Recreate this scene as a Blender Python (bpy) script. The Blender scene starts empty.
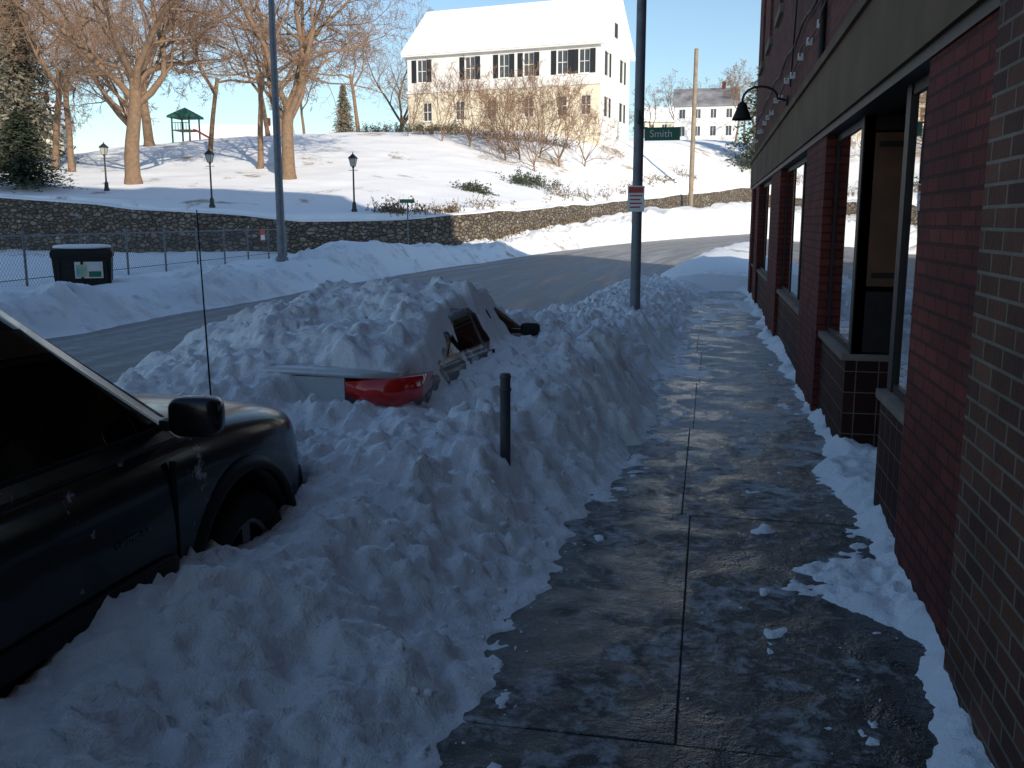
import bpy, math, random
import numpy as np
from mathutils import Vector, Matrix
random.seed(7)
R=math.radians
scene=bpy.context.scene
# ------------------------------------------------------------------ noise
def _h(xi,yi,s):
    h=(xi*374761393+yi*668265263+s*974634777)&0xffffffff
    h=((h^(h>>13))*1274126177)&0xffffffff
    h=((h^(h>>16))*668265263)&0xffffffff
    return ((h^(h>>15))&0xffffff)/float(0xffffff)
def vn(x,y,s=0):
    x=np.asarray(x,float);y=np.asarray(y,float)
    xi=np.floor(x).astype(np.int64);yi=np.floor(y).astype(np.int64)
    fx=x-xi;fy=y-yi
    fx=fx*fx*fx*(fx*(fx*6-15)+10);fy=fy*fy*fy*(fy*(fy*6-15)+10)
    a=_h(xi,yi,s);b=_h(xi+1,yi,s);c=_h(xi,yi+1,s);d=_h(xi+1,yi+1,s)
    return (a+(b-a)*fx)*(1-fy)+(c+(d-c)*fx)*fy
def fbm(x,y,o=4,s=0,g=.5):
    t=0;a=1;n=0
    for i in range(o):
        t=t+a*(vn(x*1.0+i*17.3,y*1.0-i*9.1,s+i)*2-1);n+=a;a*=g;x,y=(x*1.63+y*1.2),(y*1.63-x*1.2)
    return t/n
def ridge(x,y,o=3,s=0):
    t=0;a=1;n=0
    for i in range(o):
        t=t+a*(1-2*np.abs(vn(x+i*7.7,y-i*3.1,s+i)*2-1));n+=a;a*=.55;x,y=(x*1.63+y*1.2),(y*1.63-x*1.2)
    return t/n
def worley(x,y,s=0):
    x=np.asarray(x,float);y=np.asarray(y,float)
    xi=np.floor(x).astype(np.int64);yi=np.floor(y).astype(np.int64)
    best=np.full(np.broadcast(x,y).shape,9.);idv=np.zeros_like(best)
    for i in (-1,0,1):
        for j in (-1,0,1):
            cx=xi+i;cy=yi+j
            px=cx+_h(cx,cy,s);py=cy+_h(cx,cy,s+5)
            d=np.hypot(px-x,py-y);m=d<best
            best=np.where(m,d,best);idv=np.where(m,_h(cx,cy,s+9),idv)
    return best,idv
def sm(t):
    t=np.clip(t,0,1);return t*t*(3-2*t)
# ------------------------------------------------------------------ mesh builder
class MB:
    def __init__(s): s.v=[];s.f=[];s.m=[];s.sm=[];s.mats=[]
    def mi(s,mat):
        if mat not in s.mats:s.mats.append(mat)
        return s.mats.index(mat)
    def add(s,vs,fs,mat,smooth=False):
        o=len(s.v);s.v.extend([tuple(v) for v in vs]);k=s.mi(mat)
        for f in fs:
            s.f.append([o+i for i in f]);s.m.append(k);s.sm.append(smooth)
    def box(s,a,b,mat,M=None):
        x0,y0,z0=[min(a[i],b[i]) for i in range(3)];x1,y1,z1=[max(a[i],b[i]) for i in range(3)]
        vs=[Vector(p) for p in ((x0,y0,z0),(x1,y0,z0),(x1,y1,z0),(x0,y1,z0),(x0,y0,z1),(x1,y0,z1),(x1,y1,z1),(x0,y1,z1))]
        if M: vs=[M@v for v in vs]
        s.add(vs,[(0,3,2,1),(4,5,6,7),(0,1,5,4),(1,2,6,5),(2,3,7,6),(3,0,4,7)],mat)
    def poly(s,pts,mat): s.add(pts,[tuple(range(len(pts)))],mat)
    def tube(s,pts,rad,n,mat,caps=True):
        pts=[Vector(p) for p in pts];vs=[];fs=[]
        ref=None
        for i,p in enumerate(pts):
            d=(pts[min(i+1,len(pts)-1)]-pts[max(i-1,0)])
            d=d.normalized() if d.length>1e-9 else Vector((0,0,1))
            if ref is None:
                ref=d.cross(Vector((.31,.52,.79)))
                if ref.length<.1: ref=d.cross(Vector((1,0,0)))
            a=(ref-d*ref.dot(d)).normalized();ref=a;b=d.cross(a)
            r=rad[i] if isinstance(rad,(list,tuple)) else rad
            for k in range(n):
                t=2*math.pi*k/n;vs.append(p+a*math.cos(t)*r+b*math.sin(t)*r)
        for i in range(len(pts)-1):
            for k in range(n):
                fs.append((i*n+k,i*n+(k+1)%n,(i+1)*n+(k+1)%n,(i+1)*n+k))
        s.add(vs,fs,mat,n>4)
        if caps:
            L=len(pts)-1
            s.add(vs[:n],[tuple(range(n))[::-1]],mat);s.add(vs[L*n:],[tuple(range(n))],mat)
    def loft(s,rings,mat,smooth=True,caps=True):
        n=len(rings[0]);vs=[p for r in rings for p in r];fs=[]
        for i in range(len(rings)-1):
            for k in range(n): fs.append((i*n+k,i*n+(k+1)%n,(i+1)*n+(k+1)%n,(i+1)*n+k))
        if caps: fs.append(tuple(range(n))[::-1]);fs.append(tuple(range((len(rings)-1)*n,len(rings)*n)))
        s.add(vs,fs,mat,smooth)
    def sbox(s,c,h,mat,p=.45,M=None,nu=20,nv=12):
        f=lambda t:math.copysign(abs(t)**p,t);vs=[];fs=[]
        for i in range(nv+1):
            a=-math.pi/2+math.pi*i/nv
            for k in range(nu):
                b=2*math.pi*k/nu
                v=Vector((h[0]*f(math.cos(a))*f(math.cos(b)),h[1]*f(math.cos(a))*f(math.sin(b)),h[2]*f(math.sin(a))))
                if M: v=M@v
                vs.append(Vector(c)+v)
        for i in range(nv):
            for k in range(nu): fs.append((i*nu+k,i*nu+(k+1)%nu,(i+1)*nu+(k+1)%nu,(i+1)*nu+k))
        s.add(vs,fs,mat,True)
    def lathe(s,c,prof,mat,axis='x',n=28):
        vs=[];fs=[]
        for (r,h) in prof:
            for k in range(n):
                t=2*math.pi*k/n;a,b=r*math.cos(t),r*math.sin(t)
                vs.append((c[0]+h,c[1]+a,c[2]+b) if axis=='x' else (c[0]+a,c[1]+b,c[2]+h))
        for i in range(len(prof)-1):
            for k in range(n): fs.append((i*n+k,i*n+(k+1)%n,(i+1)*n+(k+1)%n,(i+1)*n+k))
        s.add(vs,fs,mat,True)
    def openwall(s,x0,x1,y0,y1,z0,z1,ops,mat,axis='y'):
        ys=sorted({y0,y1,*[o[0] for o in ops],*[o[1] for o in ops]});zs=sorted({z0,z1,*[o[2] for o in ops],*[o[3] for o in ops]})
        for j in range(len(ys)-1):
            for k in range(len(zs)-1):
                ym=(ys[j]+ys[j+1])/2;zm=(zs[k]+zs[k+1])/2
                if any(o[0]<ym<o[1] and o[2]<zm<o[3] for o in ops): continue
                if axis=='y': s.box((x0,ys[j],zs[k]),(x1,ys[j+1],zs[k+1]),mat)
                else: s.box((ys[j],x0,zs[k]),(ys[j+1],x1,zs[k+1]),mat)
    def obj(s,name,parent=None,loc=None,rotz=0):
        me=bpy.data.meshes.new(name);me.from_pydata(s.v,[],s.f)
        for m in s.mats: me.materials.append(m)
        me.polygons.foreach_set('material_index',s.m);me.polygons.foreach_set('use_smooth',s.sm)
        me.update();o=bpy.data.objects.new(name,me);scene.collection.objects.link(o)
        if loc: o.location=loc
        o.rotation_euler[2]=rotz
        if parent: o.parent=parent
        return o
def empty(name,loc=(0,0,0),rotz=0):
    o=bpy.data.objects.new(name,None);scene.collection.objects.link(o);o.location=loc;o.rotation_euler[2]=rotz;return o
def modifier(o,t,**k):
    m=o.modifiers.new(t,t)
    for a,b in k.items(): setattr(m,a,b)
    return m
def bake(o):
    bpy.context.view_layer.update()
    dg=bpy.context.evaluated_depsgraph_get()
    me=bpy.data.meshes.new_from_object(o.evaluated_get(dg));o.modifiers.clear();o.data=me
def text_obj(name,body,size,mat,parent,loc,rot,ext=.003):
    c=bpy.data.curves.new(name,'FONT');c.body=body;c.size=size;c.extrude=ext;c.align_x='CENTER';c.align_y='CENTER'
    o=bpy.data.objects.new(name,c);scene.collection.objects.link(o)
    bpy.context.view_layer.update();dg=bpy.context.evaluated_depsgraph_get()
    me=bpy.data.meshes.new_from_object(o.evaluated_get(dg));bpy.data.objects.remove(o)
    me.materials.clear();me.materials.append(mat)
    n=bpy.data.objects.new(name,me);scene.collection.objects.link(n);n.location=loc;n.rotation_euler=rot;n.parent=parent
    return n
# ------------------------------------------------------------------ materials
class NT:
    def __init__(s,name):
        s.m=bpy.data.materials.new(name);s.m.use_nodes=True;s.t=s.m.node_tree;s.t.nodes.clear()
        s.out=s.n('ShaderNodeOutputMaterial')
    def n(s,t,**k):
        x=s.t.nodes.new(t)
        for a,b in k.items(): setattr(x,a,b)
        return x
    def l(s,a,b): s.t.links.new(a,b)
    def coord(s,scale=(1,1,1),kind='Object'):
        c=s.n('ShaderNodeTexCoord');m=s.n('ShaderNodeMapping');m.inputs['Scale'].default_value=scale
        s.l(c.outputs[kind],m.inputs[0]);return m.outputs[0]
    def noise(s,co,scale,detail=3,rough=.55,dist=0):
        x=s.n('ShaderNodeTexNoise');x.inputs['Scale'].default_value=scale;x.inputs['Detail'].default_value=detail
        x.inputs['Roughness'].default_value=rough;x.inputs['Distortion'].default_value=dist
        s.l(co,x.inputs['Vector']);return x.outputs['Fac']
    def ramp(s,fac,stops):
        x=s.n('ShaderNodeValToRGB');e=x.color_ramp.elements
        while len(e)<len(stops): e.new(.5)
        for a,(p,c) in zip(e,stops):
            a.position=p;a.color=(c,c,c,1) if isinstance(c,(int,float)) else (*c,1)
        s.l(fac,x.inputs[0]);return x.outputs[0]
    def mix(s,f,a,b):
        x=s.n('ShaderNodeMix',data_type='RGBA')
        if isinstance(f,(int,float)): x.inputs[0].default_value=f
        else: s.l(f,x.inputs[0])
        for i,v in ((6,a),(7,b)):
            if isinstance(v,tuple): x.inputs[i].default_value=(*v,1)
            else: s.l(v,x.inputs[i])
        return x.outputs[2]
    def math(s,op,a,b=0):
        x=s.n('ShaderNodeMath',operation=op)
        for i,v in ((0,a),(1,b)):
            if isinstance(v,(int,float)): x.inputs[i].default_value=v
            else: s.l(v,x.inputs[i])
        return x.outputs[0]
    def bump(s,h,st,dist,prev=None):
        x=s.n('ShaderNodeBump');x.inputs['Strength'].default_value=st;x.inputs['Distance'].default_value=dist
        s.l(h,x.inputs['Height'])
        if prev: s.l(prev,x.inputs['Normal'])
        return x.outputs[0]
    def bsdf(s,col,rough=.6,metal=0,normal=None,coat=0,spec=.5):
        x=s.n('ShaderNodeBsdfPrincipled')
        for k,v in (('Base Color',col),('Roughness',rough),('Metallic',metal)):
            if isinstance(v,tuple): x.inputs[k].default_value=(*v,1)
            elif isinstance(v,(int,float)): x.inputs[k].default_value=v
            else: s.l(v,x.inputs[k])
        x.inputs['Coat Weight'].default_value=coat;x.inputs['Coat Roughness'].default_value=.05
        x.inputs['Specular IOR Level'].default_value=spec
        if normal: s.l(normal,x.inputs['Normal'])
        s.l(x.outputs[0],s.out.inputs[0]);return s.m
def simple(name,c1,c2=None,scale=8,rough=.6,metal=0,bump=.2,coat=0,bd=.01,spec=.5):
    t=NT(name);co=t.coord();f=t.noise(co,scale)
    c2=c2 or tuple(min(1,x*.7) for x in c1)
    col=t.mix(t.ramp(f,[(.3,0.),(.7,1.)]),c1,c2)
    nn=t.bump(t.noise(co,scale*4,2),bump,bd) if bump else None
    return t.bsdf(col,rough,metal,nn,coat,spec)
def boxuv(t):
    c=t.n('ShaderNodeTexCoord');g=t.n('ShaderNodeSeparateXYZ');t.l(c.outputs['Object'],g.inputs[0])
    nn=t.n('ShaderNodeSeparateXYZ');t.l(c.outputs['Normal'],nn.inputs[0])
    fx=t.math('GREATER_THAN',t.math('ABSOLUTE',nn.outputs[0]),.7)
    a=t.math('MULTIPLY',g.outputs[1],fx);b=t.math('MULTIPLY',g.outputs[0],t.math('SUBTRACT',1.,fx))
    cb=t.n('ShaderNodeCombineXYZ');t.l(t.math('ADD',a,b),cb.inputs[0]);t.l(g.outputs[2],cb.inputs[1]);return cb.outputs[0]
def brick(name,c1,c2,mortar,bw,rh,ms,off=.5,rough=.85,dirt=.5,bd=.012,bias=0.,spec=.2):
    t=NT(name);uv=boxuv(t);b=t.n('ShaderNodeTexBrick');b.offset=off
    t.l(uv,b.inputs['Vector'])
    for k,v in (('Color1',c1),('Color2',c2),('Mortar',mortar)): b.inputs[k].default_value=(*v,1)
    for k,v in (('Scale',1.),('Mortar Size',ms),('Mortar Smooth',.15),('Bias',bias),('Brick Width',bw),('Row Height',rh)): b.inputs[k].default_value=v
    co=t.coord();n1=t.noise(co,2.2,4);n2=t.noise(co,45,2)
    d=t.ramp(n1,[(.3,1.-dirt),(.75,1.15)])
    m=t.n('ShaderNodeMix',data_type='RGBA',blend_type='MULTIPLY');m.inputs[0].default_value=1
    t.l(b.outputs['Color'],m.inputs[6]);t.l(d,m.inputs[7])
    h=t.math('SUBTRACT',t.math('MULTIPLY',n2,.35),b.outputs['Fac'])
    return t.bsdf(m.outputs[2],rough,0,t.bump(h,.9,bd),spec=spec)
def snowmat(name,base=(.92,.925,.94),dirt=(.45,.42,.38),thr=(.62,.8),dsc=1.2,b1=.5,grass=False):
    t=NT(name);co=t.coord()
    col=t.mix(t.ramp(t.noise(co,dsc,4,.65),[(thr[0],0.),(thr[1],1.)]),base,dirt)
    if grass:
        g=t.ramp(t.noise(co,.17,6,.74,.4),[(.585,0.),(.65,1.)]);col=t.mix(t.math('MULTIPLY',g,.8),col,(.30,.22,.12))
    b=t.bump(t.noise(co,14.,5,.72),b1,.04)
    return t.bsdf(col,.75,0,b,spec=.2)
M_snow=snowmat('snow_packed',dirt=(.66,.64,.62),thr=(.56,.85),dsc=2.2,b1=.75)
M_snowclean=snowmat('snow_clean',thr=(.8,.95),b1=.3)
M_snowdirty=snowmat('snow_plowed',dirt=(.50,.47,.44),thr=(.52,.80),dsc=1.6,b1=.7)
M_hill=snowmat('snow_hill',thr=(.75,.9),b1=.35,grass=True)
def roadmat():
    t=NT('asphalt_slush');uv=t.coord((1,1,1),'UV')
    m=t.n('ShaderNodeMapping');m.inputs['Scale'].default_value=(1.3,.07,1);t.l(uv,m.inputs[0])
    st=t.noise(m.outputs[0],1.6,6,.62,.3);fine=t.noise(uv,4,6,.78)
    f=t.math('ADD',t.math('MULTIPLY',st,.6),t.math('MULTIPLY',fine,.45))
    col=t.mix(t.ramp(f,[(.38,0.),(.50,.35),(.66,1.)]),(.10,.095,.092),(.50,.49,.48))
    rg=t.ramp(f,[(.35,.32),(.6,.8)])
    return t.bsdf(col,rg,0,t.bump(fine,.6,.04),spec=.4)
M_road=roadmat()
def walkmat():
    t=NT('wet_concrete');co=t.coord()
    n1=t.noise(co,.9,4,.65);n2=t.noise(co,6,6,.75,.4);n3=t.noise(co,120,1,.6);n4=t.noise(co,1.9,5,.65,.9);n5=t.noise(co,17,4,.7)
    g=t.n('ShaderNodeSeparateXYZ');t.l(co,g.inputs[0])
    far=t.math('MULTIPLY',t.ramp(t.math('DIVIDE',g.outputs[1],20.),[(.26,0.),(.44,1.)]),.10)
    base=t.mix(t.ramp(n1,[(.35,0.),(.65,1.)]),(.020,.018,.016),(.070,.061,.053))
    sp=t.ramp(t.math('ADD',t.math('ADD',t.math('ADD',t.math('MULTIPLY',n2,.42),t.math('MULTIPLY',n5,.22)),t.math('MULTIPLY',n4,.5)),far),[(.585,0.),(.62,.35),(.70,1.)])
    col=t.mix(t.math('MULTIPLY',sp,.70),base,(.60,.60,.62))
    sal=t.ramp(n3,[(.60,0.),(.70,1.)]);col=t.mix(t.math('MULTIPLY',sal,.20),col,(.5,.5,.5))
    rg=t.ramp(n4,[(.38,.12),(.48,.36),(.58,.70)])
    return t.bsdf(col,rg,0,t.bump(n5,.5,.012,t.bump(n2,.8,.03)),spec=.45)
M_walk=walkmat()
M_joint=simple('joint_grit',(.085,.08,.078),(.045,.043,.042),14,.9)
M_brown=brick('brown_brick',(.155,.068,.042),(.078,.035,.024),(.20,.165,.13),.215,.075,.007)
M_red=brick('red_painted_brick',(.165,.034,.024),(.105,.022,.017),(.055,.016,.012),.215,.075,.009,dirt=.45)
M_redup=brick('red_brick',(.185,.046,.032),(.105,.028,.020),(.12,.085,.065),.215,.075,.007)
M_tile=brick('maroon_tile',(.060,.018,.013),(.034,.012,.010),(.17,.14,.115),.16,.16,.004,0.,.75,.3,.004,spec=.12)
M_beige=simple('beige_fascia',(.185,.125,.080),(.120,.082,.054),1.2,.9,bump=.2,spec=.1)
M_stone=simple('sill_stone',(.24,.19,.155),(.16,.13,.11),3,.85,spec=.1)
M_curb=simple('granite_curb',(.3,.3,.3),(.2,.2,.2),9)
M_frame=simple('dark_frame',(.018,.013,.012),(.028,.021,.018),10,.55,bump=.05,spec=.25)
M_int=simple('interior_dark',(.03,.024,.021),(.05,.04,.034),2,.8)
M_brownwood=simple('brown_panel',(.16,.066,.032),(.09,.038,.02),4,.45)
def glassmat(name,tint=.35,r=.01,ior=1.7):
    t=NT(name);tr=t.n('ShaderNodeBsdfTransparent');tr.inputs[0].default_value=(tint,tint,tint*1.02,1)
    g=t.n('ShaderNodeBsdfGlossy');g.inputs['Roughness'].default_value=r
    f=t.n('ShaderNodeFresnel');f.inputs[0].default_value=ior
    t.l(t.bump(t.noise(t.coord(),1.3,1),.06,.05),g.inputs['Normal'])
    m=t.n('ShaderNodeMixShader');t.l(f.outputs[0],m.inputs[0]);t.l(tr.outputs[0],m.inputs[1]);t.l(g.outputs[0],m.inputs[2])
    t.l(m.outputs[0],t.out.inputs[0]);return t.m
M_glass=glassmat('shop_glass',.35,.008,2.8);M_carglass=glassmat('car_glass',.10)
M_paper=simple('paper',(.7,.7,.68),(.6,.6,.6),4)
def paint(name,c,snow=.0,rough=.2,metal=0,spec=.5,coat=.3,dust=.05):
    t=NT(name);co=t.coord();n=t.noise(co,9,5,.7);n2=t.noise(co,2.2,3)
    k=t.math('ADD',t.math('MULTIPLY',n,.6),t.math('MULTIPLY',n2,.38))
    f=t.ramp(k,[(.60-snow,0.),(.67-snow,1.)]);f=t.math('MULTIPLY',f,.75)
    ds=t.ramp(t.noise(co,3,4,.7),[(.35,0.),(.8,dust)])
    col=t.mix(f,t.mix(ds,c,(.35,.34,.33)),(.75,.78,.82))
    rg=t.math('ADD',t.math('MULTIPLY',f,.5),rough)
    return t.bsdf(col,rg,metal,t.bump(f,.4,.01),coat=coat,spec=spec)
M_black=paint('black_paint',(.006,.006,.007),.020,.22,0,.3,.25)
M_silver=paint('silver_paint',(.60,.61,.62),.02,.3,.2,dust=.1)
M_silvershade=paint('silver_paint_shaded',(.055,.057,.065),.07,.4,.1,dust=.15)  # silver car's body: shadow on its sides put into a darker grey
M_clad=simple('dark_cladding',(.012,.012,.013),(.02,.02,.021),12,.6,spec=.25)
M_rubber=simple('rubber',(.012,.012,.012),(.022,.022,.022),20,.9,spec=.2)
M_alloy=simple('alloy',(.25,.25,.26),(.14,.14,.14),8,.4,.8)
M_taill=simple('taillight_red',(.72,.014,.010),(.50,.010,.008),30,.14,bump=.05,coat=.6)
M_clear=simple('clear_lens',(.5,.5,.5),(.4,.4,.42),20,.1,coat=1)
M_galv=simple('galvanised_steel',(.20,.22,.24),(.14,.15,.17),6,.55,.4)
M_wire=simple('fence_wire',(.12,.125,.13),(.09,.09,.10),6,.6,.3,bump=0)
M_badge=simple('badge_grey',(.13,.13,.14),(.10,.10,.10),6,.5,.3,bump=0)
M_darkpost=simple('dark_steel',(.06,.065,.075),(.09,.09,.10),8,.55,.3)
M_lampblk=simple('lamp_black',(.02,.025,.022),(.03,.03,.03),10,.5)
M_lampglass=simple('lamp_glass',(.5,.47,.4),(.4,.38,.33),4,.3)
M_green=simple('sign_green',(.005,.16,.09),(.006,.14,.08),5,.4,bump=0)
M_white=simple('white_paint',(.80,.79,.76),(.74,.73,.70),.6,.6,bump=.05)
M_cream=simple('cream_wall',(.76,.69,.54),(.68,.61,.48),.7,.75,bump=.2)
M_redsign=simple('sign_red',(.45,.03,.03),(.4,.03,.03),5,.4,bump=0)
M_shut=simple('black_shutter',(.02,.022,.025),None,5,.5)
M_winglass=simple('house_glass',(.05,.06,.075),(.08,.09,.1),.5,.08,bump=0)
M_bark=simple('bark',(.26,.165,.10),(.16,.105,.068),5,.9,bump=.8,bd=.04)
M_twig=simple('twig',(.29,.175,.11),(.19,.12,.08),2,.9,bump=0)
M_brush=simple('dry_brush',(.22,.15,.085),(.12,.09,.055),1.5,.9,bump=0)
M_pine=simple('pine_needles',(.035,.05,.03),(.06,.07,.04),1.5,.8,bump=0)
M_pinepale=simple('pine_needles_frosted',(.13,.12,.07),(.28,.26,.21),1.5,.8,bump=0)
M_wood=simple('weathered_wood',(.30,.24,.17),(.2,.16,.12),3,.85)
M_roofdk=simple('slate_roof',(.12,.12,.13),(.3,.3,.32),.6,.8)
M_blue=simple('sticker',(.10,.35,.45),(.65,.6,.15),5,.5,bump=0)
def stonewall():
    t=NT('fieldstone');co=t.coord((1,1,1.6));n=t.noise(co,3,3)
    v=t.n('ShaderNodeTexVoronoi',feature='DISTANCE_TO_EDGE');v.inputs['Scale'].default_value=3.1;t.l(co,v.inputs['Vector'])
    v2=t.n('ShaderNodeTexVoronoi');v2.inputs['Scale'].default_value=3.1;t.l(co,v2.inputs['Vector'])
    s=t.n('ShaderNodeSeparateColor');t.l(v2.outputs['Color'],s.inputs[0])
    c=t.ramp(s.outputs[0],[(0.,(.11,.09,.07)),(.5,(.19,.155,.12)),(1.,(.30,.25,.195))])
    e=t.ramp(v.outputs['Distance'],[(.0,0.),(.12,1.)])
    sn=t.ramp(t.noise(co,1.3,4,.75),[(.62,0.),(.68,1.)])
    c=t.mix(e,(.07,.06,.05),c);c=t.mix(t.ramp(n,[(.35,0.),(.75,.45)]),c,(.10,.08,.06));c=t.mix(t.math('MULTIPLY',sn,.5),c,(.75,.77,.8))
    return t.bsdf(c,.9,0,t.bump(t.math('ADD',e,t.math('MULTIPLY',n,.5)),.9,.10),spec=.2)
M_fstone=stonewall()
# ------------------------------------------------------------------ terrain functions
def latr(x,y):
    x=np.asarray(x,float);y=np.asarray(y,float)
    r=np.hypot(x-98.7,y-33)
    d=np.where(y<33,x+6.3,105-r)
    s=np.where(y<33,y,33+105*np.arctan2(y-33,98.7-x))
    return s,d
def E(s): return -.2+.02*np.maximum(0,s-45)
WALL=[(-200,15,5.5,3.),(-70,36,4.6,1.2),(-44,42.5,3.4,.3),(-33.7,44.2,2.9,.2),(-29.3,43.8,2.5,.0),(-20.2,44.5,1.8,-.1),(-15.5,46.1,1.95,-.1),
      (-13.6,49.,2.1,.3),(-12.3,52.5,2.3,.4),(-10.1,64.4,2.8,1.1),(-6,84,3.7,2.0),(4.1,109,5.5,3.),(19,132,7.2,5.),(60,170,10,8),(300,300,14,12)]
HP=[(a,b,c) for a,b,c,d in WALL[1:]]+[(-63.6,75.8,6.9),(-56.7,80.6,8.4),(-48.5,84.6,9.5),(-39.9,88.6,10.2),(-30.6,91.6,10.5),(-21,94.7,10.6),(-11.5,99.7,10.5),
   (-3.8,117,10.9),(4.9,137.7,12.3),(25,160,13.5),(-80,150,9.5),(-30,120,11.2),(-30,150,12),(-12,115,11.5),(0,180,15),(-100,60,6),(-100,110,8),(50,220,17),
   (-300,80,7),(-300,400,14),(0,450,19),(300,450,20),(-20,70,5.9),(-36,66,5.9)]
PA=np.array(HP,float)
def tps_fit(P,lam=.5):
    n=len(P);X=P[:,:2]/50;r2=((X[:,None]-X[None])**2).sum(-1);K=np.where(r2>0,r2*np.log(r2+1e-12),0)+np.eye(n)*lam*.01
    A=np.zeros((n+3,n+3));A[:n,:n]=K;A[:n,n]=1;A[:n,n+1:]=X;A[n,:n]=1;A[n+1:,:n]=X.T
    return np.linalg.solve(A,np.concatenate([P[:,2],np.zeros(3)])),X
TW,TX=tps_fit(PA)
def hill(x,y):
    x=np.asarray(x,float)/50;y=np.asarray(y,float)/50
    z=TW[-3]+TW[-2]*x+TW[-1]*y
    for i in range(len(TX)):
        r2=(x-TX[i,0])**2+(y-TX[i,1])**2;z=z+TW[i]*r2*np.log(r2+1e-12)
    return np.clip(z,-2,24)
WX=np.array([w[0] for w in WALL],float);WY=np.array([w[1] for w in WALL],float)
def walld(x,y):
    best=np.full(np.shape(x),1e9)
    for i in range(len(WALL)-1):
        ax,ay=WX[i],WY[i];bx,by=WX[i+1]-ax,WY[i+1]-ay;L=bx*bx+by*by
        t=np.clip(((x-ax)*bx+(y-ay)*by)/L,0,1);best=np.minimum(best,np.hypot(x-ax-t*bx,y-ay-t*by))
    return np.where(y>np.interp(x,WX,WY),best,-best)
def low(x,y):
    s,d=latr(x,y);e=E(s);w=-d-4.9
    g=np.interp(s,[-60,10,20,30,35,40,46,51,62,80,104,160],[.5,.5,.55,.75,1.2,.75,.55,.75,1.25,2.1,2.6,3.2])
    keep=np.where(s<46,1-.40/np.maximum(g,.45),0)*1.0
    nz=fbm(x*.45,y*.45,4,3)
    bank=e+(g*(1+.35*nz))*sm(w/1.1)*(1-keep*sm((w-2.6)/2.5))+.10*fbm(x*1.6,y*1.6,3,8)*sm(w/.8)
    z=np.where(w>0,bank,e-.08)
    w2=d-4.9
    inn=e+.2+.35*sm(w2/.8)*(1-.6*sm((w2-2)/2))+.12*nz+.08*fbm(x*1.6,y*1.6,3,8)
    z=np.where(w2>0,np.where(y>24.6,inn,-.45),z)
    z=np.where((np.abs(d)<=4.9),e-.08,z)
    return z
def terrain(x,y):
    x=np.asarray(x,float);y=np.asarray(y,float)
    D=walld(x,y)
    hz=hill(x,y)+.16*fbm(x*.25,y*.25,4,21)+.05*fbm(x*1.3,y*1.3,3,5)
    return np.where(D>.9,hz,low(x,y))
def gz(x,y): return float(terrain(np.array([x]),np.array([y]))[0])
def axis(a,b,st,lo,hi,g=1.25):
    c=list(np.arange(a,b+1e-6,st));k=st;v=a
    L=[]
    while v>lo: k*=g;v-=k;L.append(v)
    k=st;v=c[-1];Rr=[]
    while v<hi: k*=g;v+=k;Rr.append(v)
    return np.array(L[::-1]+c+Rr)
def gridobj(name,X,Y,Z,mat,uv=None):
    ny,nx=X.shape;V=np.stack([X,Y,Z],-1).reshape(-1,3)
    i=np.arange(ny*nx).reshape(ny,nx);F=np.stack([i[:-1,:-1],i[:-1,1:],i[1:,1:],i[1:,:-1]],-1).reshape(-1,4)
    me=bpy.data.meshes.new(name);me.vertices.add(len(V));me.vertices.foreach_set('co',V.ravel())
    me.loops.add(F.size);me.loops.foreach_set('vertex_index',F.ravel().astype(np.int32))
    me.polygons.add(len(F));me.polygons.foreach_set('loop_start',np.arange(0,F.size,4,dtype=np.int32))
    me.polygons.foreach_set('use_smooth',np.ones(len(F),bool))
    me.update(calc_edges=True);me.validate()
    if uv is not None:
        u=me.uv_layers.new(name='UVMap');U=uv.reshape(-1,2)[F.ravel()];u.data.foreach_set('uv',U.ravel().astype(np.float32))
    me.materials.append(mat);o=bpy.data.objects.new(name,me);scene.collection.objects.link(o);return o
gx=axis(-75,30,.55,-1500,1500);gy=axis(8,140,.55,-400,2500)
GX,GY=np.meshgrid(gx,gy);gridobj('ground',GX,GY,terrain(GX,GY),M_hill)
def sd2xy(S,D):
    ang=np.maximum(S-33,0)/105
    return np.where(S<33,D-6.3,98.7-(105-D)*np.cos(ang)),np.where(S<33,S,33+(105-D)*np.sin(ang))
ss=np.arange(-80,200,1.);dd=np.linspace(-5.0,4.95,12)
S,Dm=np.meshgrid(ss,dd,indexing='ij')
rx,ry=sd2xy(S,Dm)
gridobj('road',rx,ry,E(S)+.03*(1-(Dm/5)**2),M_road,np.stack([Dm,S],-1))
# plowed bank on the far kerb, finely modelled
S,Wd_=np.meshgrid(np.arange(6,75,.14),np.arange(-1.0,4.4,.09),indexing='ij')
rx,ry=sd2xy(S,-4.9-Wd_)
e_=E(S);base=low(rx,ry)
g_=np.interp(S,[6,22,30,35,40,46,75],[.50,.55,.75,1.1,.75,.6,.6])
wv=Wd_+.55*fbm(S*.35,S*0+2,4,77)+.15
prof=g_*sm(wv/1.2)*(1-.45*sm((wv-1.9)/1.8))*(1+.40*fbm(rx*.5,ry*.5,3,71))
w1,i1=worley(rx*1.1,ry*1.1,15);w2_,i2=worley(rx*2.7,ry*2.7,16)
ch=(i1-.35)*.24*sm((.6-w1)/.4)+(i2-.4)*.14*sm((.55-w2_)/.35)+.08*ridge(rx*2,ry*2,3,72)+.05*fbm(rx*6,ry*6,3,73)
z=np.where(S<46,e_+prof,np.maximum(base,e_+prof*.8))+ch*sm(wv/.5)*sm((4.3-Wd_)/1.2)
z=np.where(wv<0,e_-.1+.1*sm((wv+.2)/.2),z)
z=np.where(Wd_>3.2,z*(1-sm((Wd_-3.2)/1.1))+(base-.1)*sm((Wd_-3.2)/1.1),z)
gridobj('plowed_snow_bank',rx,ry,z,M_snowdirty)
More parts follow.
